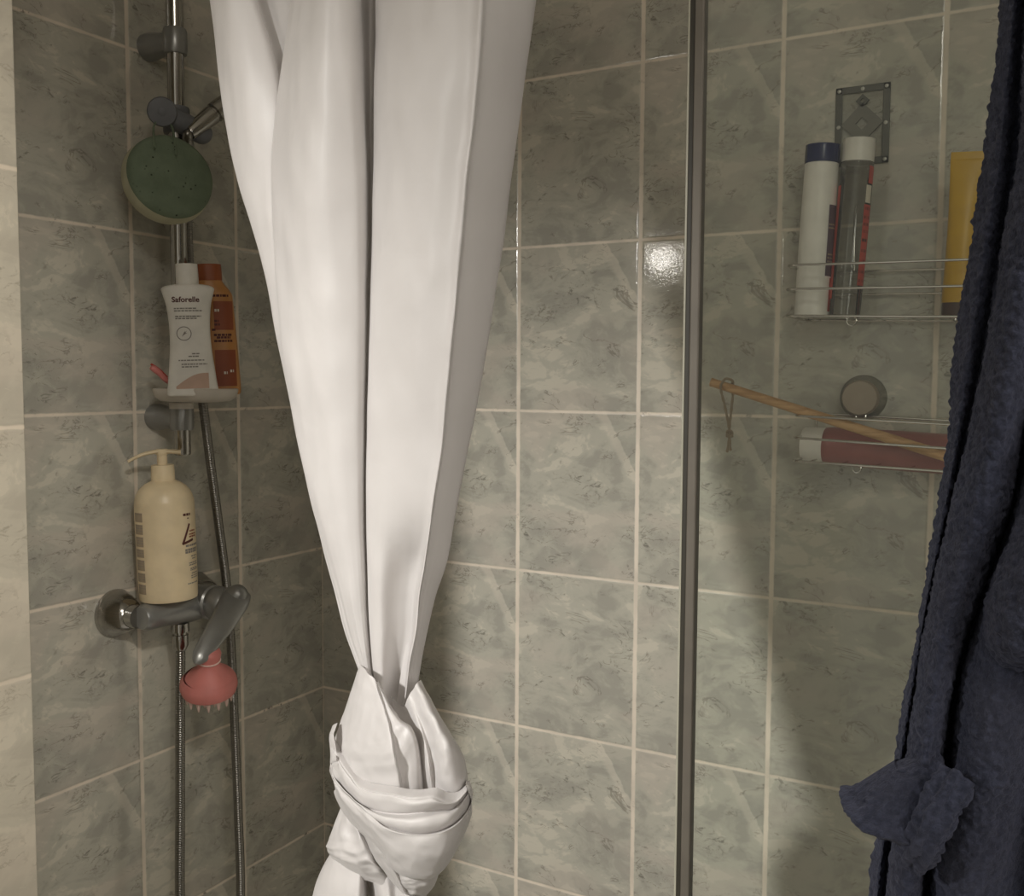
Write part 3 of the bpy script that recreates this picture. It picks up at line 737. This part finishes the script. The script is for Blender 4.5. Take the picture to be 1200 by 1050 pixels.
bars(wb, lm, [(-16, 8, 100), (-16, 14, 97.3), (-15, 13, 91), (-15, 8, 88.5), (1, 9, 48), (-3, 9, 45), (-14, 14, 40.5), (-11, 17, 36), (-11, 7, 33)], seed=3)
for k in range(40):       # round emblem: ring
    a0, a1 = 2*PI*k/40, 2*PI*(k+1)/40
    for r0, r1 in ((7.2, 8.2),):
        pts = [(r0, a0), (r1, a0), (r1, a1), (r0, a1)]; vs = []
        for r_, a in pts:
            x = (-6.5+r_*math.cos(a))*q; z = (72+r_*math.sin(a))*q; vs.append(wb.pt(wb.ang(x, z, 0), z, .0005))
        lm.add(vs, [(0, 1, 2, 3)])
for ang, L_ in ((50, 5), (75, 4), (20, 4), (230, 4)):       # little sprig inside the ring
    a = math.radians(ang)
    wb.patch(lm, -6.5*q, (-6.5+L_*math.cos(a))*q, 71.5*q, 73*q, 0, .0005, 4, 1, shape=lambda x, z, u, v_, a=a, L_=L_: ((-6.5+L_*math.cos(a)*u - (v_-.5)*1.6*math.sin(a)*(1-u))*q, (71.5+L_*math.sin(a)*u + (v_-.5)*1.6*math.cos(a)*(1-u))*q))
lm.build('print', M['ink_grey'], wo, world=False)
def arch(x, z, u, v_):
    xx = -18+36*u; top = 28*math.sin(min(1, .12+u*1.0)*PI/2)*.92 - 1; return xx*q, (8.5 + (max(3, top)-8.5+8.5)*v_*.72)*q
wb.patch(MB(), 0, 1, 0, 1, 0, .0005, 18, 6, shape=arch).build('peach_panel', M['peach'], wo, world=False)

# orange bottle behind it
ot, op = stand('sunscreen_bottle', 252, 452, .086, 'orange bottle with rust-brown cap, half behind the white bottle on the soap dish', 'bottle', lean=-2.0)
op_ = op.copy(); op_ = onY(253, 452, op.y); 
q = mpp(op)
OL = [(0, 27*q, 12*q), (3*q, 29.5*q, 14*q), (20*q, 29.5*q, 14*q), (70*q, 27.5*q, 14*q), (108*q, 25.5*q, 14*q), (118*q, 24*q, 15*q), (128*q, 17*q, 13.5*q), (133*q, 14*q, 12.5*q)]
ob = Bottle(OL, 2.5)
oo = ob.mesh().build('bottle_body', M['orange'], ot, world=False)
Bottle([(132*q, 14*q, 13*q), (134*q, 14.6*q, 13.4*q), (149*q, 14*q, 13*q), (151*q, 12.8*q, 12*q), (151.4*q, 2*q, 2*q)], 2.4).mesh(40).build('cap', M['rust'], ot, world=False)
for a_0, b_0, c_0, d_0 in ((3, 24, 75, 108), (2, 25, 10, 52)): ob.patch(MB(), a_0*q, b_0*q, c_0*q, d_0*q).build('print_panel', M['brick_print'], oo, world=False)['label'] = 'rust coloured printed panel'
for rw in ([(-2, 20, 113)], [(3, 8, 84), (3, 9, 80), (0, 4, 74)], [(2, 22, 68), (5, 20, 65), (2, 22, 61)]): lm = MB(); bars(ob, lm, rw, h=2.6, seed=5); lm.build('print', M['ink_brown'], oo, world=False)
for rw in ([(4, 9, 96)], [(11, 15, 24)], [(18, 22, 26)]): lm = MB(); bars(ob, lm, rw, h=3, seed=8); lm.build('pale_print', M['offwhite'], oo, world=False)['label'] = 'small pale lettering'

# pink razor sticking out of the dish
z0 = onX(177, 430, .045); z1 = onX(196, 446, .052); z2 = Vector((.060, BYY-.012, FLR+.006)); z2.y = z1.y+.025
rz = thing('razor', z1, 'small pink razor sticking out left of the white bottle on the dish', 'razor')
MB().tube(path([z0, z0.lerp(z1, .4)+Vector((0, 0, .0015)), z1, z2], 30), .0040, 12, rf=lambda i, n: .8+.35*math.sin(PI*min(1, i/n*2.0)) if i < n/2 else .8+.35*(1-i/n)).build('handle', M['pink'], rz)
MB().tube(path([z0+Vector((0, 0, .004)), z0.lerp(z1, .5)+Vector((0, 0, .0062)), z1+Vector((0, 0, .0045))], 16), .0016, 8).build('grip_inlay', M['red_marks'], rz)['label'] = 'darker red inlay'
MB().box(z2-Vector((.004, .018, .002)), z2+Vector((.005, .018, .006)), .001).build('razor_head', M['pale_pink'], rz)

# ================================================================== PUMP BOTTLE ON THE TAP
pz = zm + .0195
pt_, pp = stand('pump_bottle', 198, 701, MX+.002, 'large cream pump bottle standing on the chrome mixer tap', 'bottle', lean=-1.6, Z=pz)
q = mpp(pp)
q *= .95
PL = [(0, 27*q, 27*q), (1.5*q, 32*q, 32*q), (6*q, 34.6*q, 34.6*q), (60*q, 35.2*q, 35.2*q), (112*q, 35.4*q, 35.4*q), (125*q, 34*q, 34*q), (135*q, 29.5*q, 29.5*q), (142*q, 22*q, 22*q), (146*q, 14*q, 14*q), (148*q, 13*q, 13*q)]
pb = Bottle(PL, 2.0)
po = pb.mesh().build('bottle_body', M['cream'], pt_, world=False)
pc = Bottle([(145*q, 13*q, 13*q), (146.5*q, 14*q, 14*q), (163*q, 13.5*q, 13.5*q), (165*q, 12*q, 12*q), (165.3*q, 2*q, 2*q)], 2)
pm = pc.mesh(40).build('pump_collar', M['cream'], pt_, world=False)
a_ = facing(pp)
mb = MB().lathe([(6*q, 0), (6*q, 14*q), (7.5*q, 14.5*q), (8*q, 19*q), (6.5*q, 21*q), (0, 21.2*q)], (0, 0, 163.5*q), seg=28)
sp_ = path([Vector((22*q, 0, 179.5*q)), Vector((0, 0, 181.5*q)), Vector((-18*q, -3*q, 180*q)), Vector((-32*q, -5*q, 175*q)), Vector((-39*q, -6*q, 171*q))], 30); rows = []
for i, p in enumerate(sp_):
    tg = (sp_[min(i+1, 29)]-sp_[max(i-1, 0)]).normalized(); n = Vector((0, 1, 0)); n = (n-tg*n.dot(tg)).normalized(); b = tg.cross(n)
    hh = (3.0 - 1.2*i/29)*q; ww = (7.5-3.5*i/29)*q
    rows.append([p + n*math.cos(2*PI*k/20)*ww + b*math.sin(2*PI*k/20)*hh for k in range(20)])
mb.grid(rows, cu=True); k = len(mb.v)-600; mb.f.append(tuple(k+j for j in range(20))); mb.f.append(tuple(k+29*20+j for j in range(20)))
mb.build('pump_head', M['cream'], pt_, world=False)
lm = MB()
for k, (zt, zb_) in enumerate(((110, 99), (96, 84), (81, 69), (66, 56), (53, 40), (37, 26), (23, 11))):
    pb.patch(lm, -33*q, -17*q, zb_*q, zt*q, -.32, .0005, 8, 2)
lo = lm.build('left_label', M['beige_print'], po, world=False); lo['label'] = 'brownish blocks of small print'
lm = MB(); bars(pb, lm, [(-32, -17.5, z) for z in (108, 94, 91, 88, 79, 76, 73, 64, 61, 58, 51, 48, 45, 35, 32, 29, 21, 18)], th0=-.32, h=.9, seed=12)
lm.build('left_print', M['ink_grey'], po, world=False)
lm = MB(); bars(pb, lm, [(0, 12, 104)], th0=.62, h=3, seed=20); bars(pb, lm, [(6, 9, 100)], th0=.62, h=1.5, seed=21); lm.build('heading_print', M['ink_brown'], po, world=False); lm = MB()
bars(pb, lm, [(2, 26, 66), (1, 24, 61), (1, 24, 58)], th0=.62, h=2.6, seed=22); bars(pb, lm, [(10, 22, 53), (12, 20, 50), (6, 24, 45), (6, 24, 42.5), (8, 24, 38), (8, 24, 36), (10, 24, 32), (9, 24, 29), (9, 24, 26.5), (3, 24, 20)], th0=.62, h=1.4, seed=23)
lm.build('front_print', M['ink_grey'], po, world=False)
def leg_(x0, z0, x1, z1, w0):
    L = math.hypot(x1-x0, z1-z0); nx, nz = -(z1-z0)/L, (x1-x0)/L
    return lambda x, z, u, v_: ((x0+(x1-x0)*u+nx*(v_-.5)*w0)*q, (z0+(z1-z0)*u+nz*(v_-.5)*w0)*q)
lm = MB()
pb.patch(lm, 0, 1, 0, 1, .62, .0006, 10, 1, leg_(9, 94, -2, 70, 3.0)); pb.patch(lm, 0, 1, 0, 1, .62, .0006, 10, 1, leg_(-2.5, 70.5, 15, 74, 3.0))
lm.build('triangle_mark', M['ink_brown'], po, world=False)['label'] = 'open dark red triangle mark'
lm = MB(); bars(pb, lm, [(9, 20, 84), (8, 22, 80), (8, 22, 77)], th0=.62, h=1.8, seed=25); lm.build('red_marks', M['brick_print'], po, world=False)

# ================================================================== PINK SCALP BRUSH HANGING AT THE LEVER
bc = onX(244.5, 800, .126); q = mpp(bc)
ba = (Vector((0, 0, 1)) + _r*.06 - _f*.30).normalized()
br = thing('scalp_brush', bc, 'round pink silicone scalp brush hanging at the tap lever', 'brush')
MB().lathe([(0, -13*q), (24*q, -13*q), (31*q, -10*q), (33*q, -3*q), (32*q, 4*q), (28.5*q, 8*q), (28*q, 9*q)], bc, ba, 56).build('brush_base', M['pink'], br)
MB().lathe([(28*q, 8.5*q), (25*q, 12*q), (17*q, 18*q), (12.5*q, 24*q), (11.5*q, 29*q), (13*q, 34*q), (14*q, 39*q), (12*q, 44*q), (6*q, 47*q), (0, 47.5*q)], bc+_r*2*q, ba, 48).build('grip', M['pink'], br)
rg = []
x_ = ba.orthogonal().normalized(); y_ = ba.cross(x_)
MB().tube([bc + _r*2*q + ba*30*q + (x_*math.cos(2*PI*k/40)+y_*math.sin(2*PI*k/40))*12.2*q for k in range(40)], 1.1*q, 8, closed=True).build('neck_band', M['pale_pink'], br)['label'] = 'pale pink band round the neck'
for ring, cnt in ((25.5, 14), (16, 9), (7, 4)):
    for k in range(cnt):
        a = 2*PI*k/cnt+.2
        MB().lathe([(3.2*q, 0), (2.0*q, -6*q), (1.0*q, -11*q), (0, -12.5*q)], bc - ba*12*q + (x_*math.cos(a)+y_*math.sin(a))*ring*q, ba, 10).build('bristle', M['pale_pink'], br)

# ================================================================== UPPER RACK ON THE BACK WALL
def rr_loop(l, r, yf, yb, c=.012, n=6):
    """closed rounded loop: front-left point l, front-right point r, depths yf (front) and yb (back)"""
    cs = [Vector((l.x, yb, l.z)), Vector((l.x, yf, l.z)), Vector((r.x, yf, r.z)), Vector((r.x, yb, r.z))]; out = []
    for i in range(4):
        p, a, b = cs[i], cs[i-1], cs[(i+1) % 4]
        p0 = p+(a-p).normalized()*c; p1 = p+(b-p).normalized()*c
        for k in range(n+1):
            t = k/n; out.append(p0*(1-t)**2 + p*2*t*(1-t) + p1*t*t)
    return out
YF = -.110
RR = 1.20                                                     # right-hand end of both racks
def wire_rack(name, lab, rails, base):
    t = thing(name, base, lab, 'wire rack', group='wire racks on the tiled back wall')
    ends = []
    for (x0, y0), (x1, y1_) in rails:
        l = onY(x0, y0, YF); r0 = onY(x1, y1_, YF); k = (RR-l.x)/(r0.x-l.x); r = l + (r0-l)*k; r.y = YF
        ends.append((l, r))
        MB().tube(rr_loop(l, r, YF, -.008), .0016, 8, closed=True).build('rail', M['wire'], t)
    return t, ends
ur, ue = wire_rack('wire_rack', 'upper chrome wire rack holding tall bottles, hung from a decorated plate', [((922, 311), (1135, 304)), ((920, 339), (1130, 335)), ((920, 370), (1125, 371))], (1.0, 0, onY(1000, 370, 0).z))
def rack_floor(t, l, r, n):
    for k in range(n):
        u = (k+.5)/n; p = l.lerp(r, u)
        MB().tube([Vector((p.x, YF, p.z)), Vector((p.x, -.008, p.z))], .0011, 6).build('floor_wire', M['wire'], t)
rack_floor(ur, ue[2][0], ue[2][1], 9)
for u in (.0, .5, 1.):
    a, b = ue[0][0].lerp(ue[0][1], u), ue[2][0].lerp(ue[2][1], u); x = min(max(a.x, ue[0][0].x+.004), RR-.004)
    MB().tube([Vector((x, -.008, a.z)), Vector((x, -.008, b.z))], .0014, 8).build('upright_wire', M['wire'], ur)
def ring(c, r, n=28): return [c + Vector((math.cos(2*PI*k/n)*r, 0, math.sin(2*PI*k/n)*r)) for k in range(n)]
rc_ = onY(998, 376, YF+.004)
MB().tube(ring(rc_, .0056), .0011, 8, closed=True).build('hook_ring', M['wire'], ur)
hb = onY(1001, 340, -.006)
MB().tube(path([Vector((hb.x, -.010, ue[0][0].z)), Vector((hb.x, -.014, ue[0][0].z+.03)), Vector((hb.x, -.013, ue[0][0].z+.075)), Vector((hb.x, -.004, ue[0][0].z+.085))], 24), .0015, 8).build('hanger_wire', M['wire'], ur)
# decorated adhesive plate that carries the rack
pl = onY(980, 103, -.002); pr_ = onY(1044, 97, -.002); pbz = onY(1012, 193, -.002).z; zt = (pl.z+pr_.z)/2
x0, x1 = pl.x, pr_.x; W_, H_ = x1-x0, zt-pbz
plo = MB().box((x0, -.0022, pbz), (x1, 0, zt), .0006).build('clear_plate', M['clear_plate'], ur, smooth=False); plo['label'] = 'clear plate with silver frame and diamonds'
mb = MB(); yb = -.0034; bw = .0085
mb.box((x0, yb, zt-bw), (x1, -.002, zt), .0006); mb.box((x0, yb, pbz), (x1, -.002, pbz+bw), .0006)
mb.box((x0, yb, pbz), (x0+bw, -.002, zt), .0006); mb.box((x1-bw, yb, pbz), (x1, -.002, zt), .0006)
mb.build('foil_frame', M['silver_foil'], plo, smooth=False)
def diamond(mb, cx, cz, ro, ri, y0=-.0022, y1=-.0040):
    O = [(0, 1), (1, 0), (0, -1), (-1, 0)]
    for k in range(4):
        a, b = O[k], O[(k+1) % 4]
        vs = [(cx+a[0]*ri, y0, cz+a[1]*ri), (cx+a[0]*ro, y0, cz+a[1]*ro), (cx+b[0]*ro, y0, cz+b[1]*ro), (cx+b[0]*ri, y0, cz+b[1]*ri)]
        vs += [(v_[0], y1, v_[2]) for v_ in vs]
        mb.add(vs, [(0, 1, 2, 3), (7, 6, 5, 4), (0, 4, 5, 1), (1, 5, 6, 2), (2, 6, 7, 3), (3, 7, 4, 0)])
cx = (x0+x1)/2
mb = MB(); diamond(mb, cx, zt-.0195, .0085, .003); mb.build('small_diamond', M['silver_foil'], plo, smooth=False)
mb = MB(); diamond(mb, cx, zt-.0480, .0260, .0080); mb.build('large_diamond', M['smoke'], plo, smooth=False)
for (x, z) in ((x0+.0045, zt-.0045), (cx, zt-.0045), (x1-.0045, zt-.0045), (x0+.0045, zt-.05), (x1-.0045, zt-.05), (x1-.0045, pbz+.0045), (x0+.0045, pbz+.0045)):
    MB().lathe([(.0026, 0), (.0022, .0010), (0, .0016)], (x, yb, z), (0, -1, 0), 16).build('stud', M['silver_pale'], plo)

def on_rack(name, px, py, Y, label, lean, turn=0., cat='bottle'):
    p = onY(px, py, Y); u = (p.x-ue[2][0].x)/(ue[2][1].x-ue[2][0].x); p.z = ue[2][0].z+(ue[2][1].z-ue[2][0].z)*u + .0016
    return thing(name, p, label, cat, upright(p, lean, turn)), p
# white shampoo bottle, navy cap
s_, sp0 = on_rack('shampoo_bottle', 951, 366, -.062, 'tall white bottle with navy cap, leftmost on the upper rack', 2.4)
q = mpp(sp0)
sb = Bottle([(0, 16*q, 16*q), (2*q, 19*q, 19*q), (8*q, 19.6*q, 19.6*q), (90*q, 19.8*q, 19.8*q), (166*q, 19*q, 19*q), (175*q, 18.8*q, 18.8*q), (177*q, 17*q, 17*q)])
so = sb.mesh().build('bottle_body', M['white'], s_, world=False)
Bottle([(176*q, 18*q, 18*q), (177*q, 19.6*q, 19.6*q), (194*q, 19.3*q, 19.3*q), (196*q, 18*q, 18*q), (196.5*q, 2*q, 2*q)]).mesh(48).build('cap', M['navy_cap'], s_, world=False)['label'] = 'navy blue cap'
lm = MB(); sb.patch(lm, 0, 18*q, 46*q, 127*q, .62, .0005, 10, 4); lm.build('side_label', M['plum_print'], so, world=False)['label'] = 'dark plum printed label'
sb.patch(MB(), 8*q, 26*q, 6*q, 44*q, .62, .0005, 8, 3).build('red_marks', M['red_marks'], so, world=False)['label'] = 'painted red reflection low on the side'  # reflected red put into the colour as a patch
for rw in ([(1, 12, 104), (1, 14, 100)], [(2, 12, 70), (2, 13, 66), (2, 10, 62)]): lm = MB(); bars(sb, lm, rw, th0=.62, h=1.6, seed=31); lm.build('pale_print', M['beige_print'], so, world=False)
# clear bottle with red print, white cap
s_, sp0 = on_rack('gel_bottle', 989, 366, -.058, 'clear bottle with red print and white cap, beside the navy-capped one', 3.4)
q = mpp(sp0)
gb = Bottle([(0, 14*q, 14*q), (2*q, 17*q, 17*q), (8*q, 18*q, 18*q), (90*q, 18.6*q, 18.6*q), (168*q, 18.4*q, 18.4*q), (177*q, 17.5*q, 17.5*q), (179*q, 14*q, 14*q)])
go = gb.mesh().build('bottle_body', M['clear_bottle'], s_, world=False)
Bottle([(177.5*q, 17*q, 17*q), (178.5*q, 18*q, 18*q), (201*q, 17.6*q, 17.6*q), (203*q, 16.5*q, 16.5*q), (203.4*q, 2*q, 2*q)]).mesh(48).build('cap', M['white'], s_, world=False)['label'] = 'white cap'
for a_0, b_0, c_0, d_0, e_0 in ((-1, 11, 36, 128, .7), (2, 12, 152, 172, .7), (-4, 5, 20, 150, -1.25)): gb.patch(MB(), a_0*q, b_0*q, c_0*q, d_0*q, e_0, .0005, 8, 6).build('red_marks', M['red_marks'], go, world=False)['label'] = 'red printed strip'
lm = MB(); gb.patch(lm, 0, 9*q, 130*q, 150*q, .70, .0005, 6, 3); lm.build('pale_label', M['offwhite'], go, world=False)['label'] = 'small pale label'
lm = MB(); bars(gb, lm, [(0, 9, z) for z in (122, 112, 104, 96, 86, 74, 62, 50, 40)], th0=.70, h=3.4, seed=40); lm.build('dark_print', M['ink_brown'], go, world=False)
# yellow tube on its cap
s_, sp0 = on_rack('cream_tube', 1122, 368, -.070, 'yellow squeeze tube standing on its brown cap, right on the upper rack', 2.2, cat='tube')
q = mpp(sp0)
yb_ = Bottle([(17*q, 17.5*q, 17.5*q), (20*q, 18.5*q, 18*q), (60*q, 18*q, 17*q), (110*q, 18*q, 12*q), (150*q, 19*q, 7*q), (178*q, 20*q, 2.6*q), (182*q, 20*q, 1.4*q), (190*q, 20*q, 1.3*q)], 2.0)
yb_.mesh().build('tube_body', M['yellow'], s_, world=False)
Bottle([(0, 16.5*q, 16.5*q), (1*q, 17.5*q, 17.5*q), (16*q, 17.8*q, 17.8*q), (17.5*q, 16*q, 16*q)]).mesh(48).build('cap', M['brown'], s_, world=False)['label'] = 'dark brown cap'

# ================================================================== LOWER RACK
lr, le = wire_rack('wire_rack', 'lower chrome wire rack hung from a round suction cup', [((931, 487), (1105, 497)), ((929, 513), (1104, 525)), ((928, 540), (1103, 552))], (1.0, 0, onY(1000, 545, 0).z))
rack_floor(lr, le[2][0], le[2][1], 9)
for u in (0., .5, 1.):
    a, b = le[0][0].lerp(le[0][1], u), le[2][0].lerp(le[2][1], u); x = min(max(a.x, le[0][0].x+.004), RR-.004)
    MB().tube([Vector((x, -.008, a.z)), Vector((x, -.008, b.z))], .0014, 8).build('upright_wire', M['wire'], lr)
rc_ = onY(1004, 549, YF+.004); MB().tube(ring(rc_, .0050), .0011, 8, closed=True).build('hook_ring', M['wire'], lr)
sc_ = onY(1012, 466, 0); q = mpp(sc_)
cup = MB().lathe([(26*q, 0), (26.5*q, .0015), (24*q, .004), (19*q, .009), (15*q, .012), (0, .0125)], sc_, (0, -1, 0), 48).build('suction_cup', M['clear_cup'], lr); cup['label'] = 'clear round suction cup'
MB().lathe([(19.5*q, .0125), (20.5*q, .015), (20.5*q, .024), (19*q, .0275), (0, .0285)], sc_, (0, -1, 0), 48).build('cup_disc', M['beige_disc'], cup)['label'] = 'beige disc'
hp = []
for s__ in (-1, 1):
    hp.append(path([Vector((sc_.x+s__*.006, -.014, sc_.z-.012)), Vector((sc_.x+s__*.006, -.016, sc_.z-.026)), Vector((sc_.x+s__*.006, -.012, le[0][0].lerp(le[0][1], .3).z-.002))], 14))
for p in hp: MB().tube(p, .0013, 8).build('hook_wire', M['wire'], cup)

# wooden handle with a cord loop, poking out left of the lower rack
k0, k1 = onY(834, 448, -.114), onY(1150, 548, -.090)
st = thing('bath_brush_handle', k0, 'thin pale wooden handle with a knotted cord loop, poking out of the lower rack', 'brush handle')
P = path([k0, k0.lerp(k1, .05), k0.lerp(k1, .5), k1], 60)
MB().tube(P, .0052, 16, rf=lambda i, n: (.55 if i == 0 else .95 if i < 2 else 1.15 if i < 6 else 1.0+.25*i/n)).build('stick', M['wood'], st)
h_ = P[5]
q = mpp(h_)
def cd_(px, py, y=-.114): return onY(px, py, y)
lpA = path([cd_(845, 450, -.121), cd_(845, 458, -.122), cd_(850, 478), cd_(854, 500), cd_(855, 510), cd_(852, 530)], 40)
lpB = path([cd_(858, 448, -.106), cd_(859, 460, -.106), cd_(857, 480, -.108), cd_(855, 500), cd_(855, 511), cd_(856, 528)], 40)
cordo = MB().tube(lpA, .0016, 8, rf=lambda i, n: 1+.18*math.sin(i*1.7)).tube(lpB, .0016, 8, rf=lambda i, n: 1+.18*math.sin(i*1.7))
kc = cd_(855, 509)
for k in range(3):
    a = k*1.1; cordo.tube([kc + Vector((math.cos(t*2*PI/20)*.0034, math.sin(t*2*PI/20)*.0030*math.cos(a), math.sin(t*2*PI/20)*.0030*math.sin(a)+.0012*(k-1)*2)) for t in range(20)], .0016, 8, closed=True)
cordo.tube(path([cd_(845, 451, -.121), cd_(850, 444, -.119), cd_(858, 446, -.114), cd_(859, 452, -.106)], 14), .0016, 8)
cordo.build('cord_loop', M['twine'], st)['label'] = 'knotted cord loop'

# pink bottle lying in the rack
l0, l1 = onY(941, 520, -.050), onY(1105, 532, -.050)
ax = (l1-l0).normalized(); q = mpp(l0)
f0 = le[2][0].lerp(le[2][1], (l0.x-le[2][0].x)/(RR-le[2][0].x)); 
lb = thing('lying_bottle', l0, 'dusky pink bottle with white cap lying in the lower rack', 'bottle')
MB().lathe([(0, 0), (18*q, 0), (19.5*q, 2*q), (20.5*q, 23*q), (20*q, 25*q), (0, 25*q)], l0, ax, 48).build('cap', M['white'], lb)['label'] = 'white cap'
MB().lathe([(0, 24*q), (19*q, 24.2*q), (21*q, 26*q), (22*q, 34*q), (22.5*q, 120*q), (22*q, 190*q), (18*q, 200*q), (0, 202*q)], l0, ax, 48).build('bottle_body', M['pink_bottle'], lb)
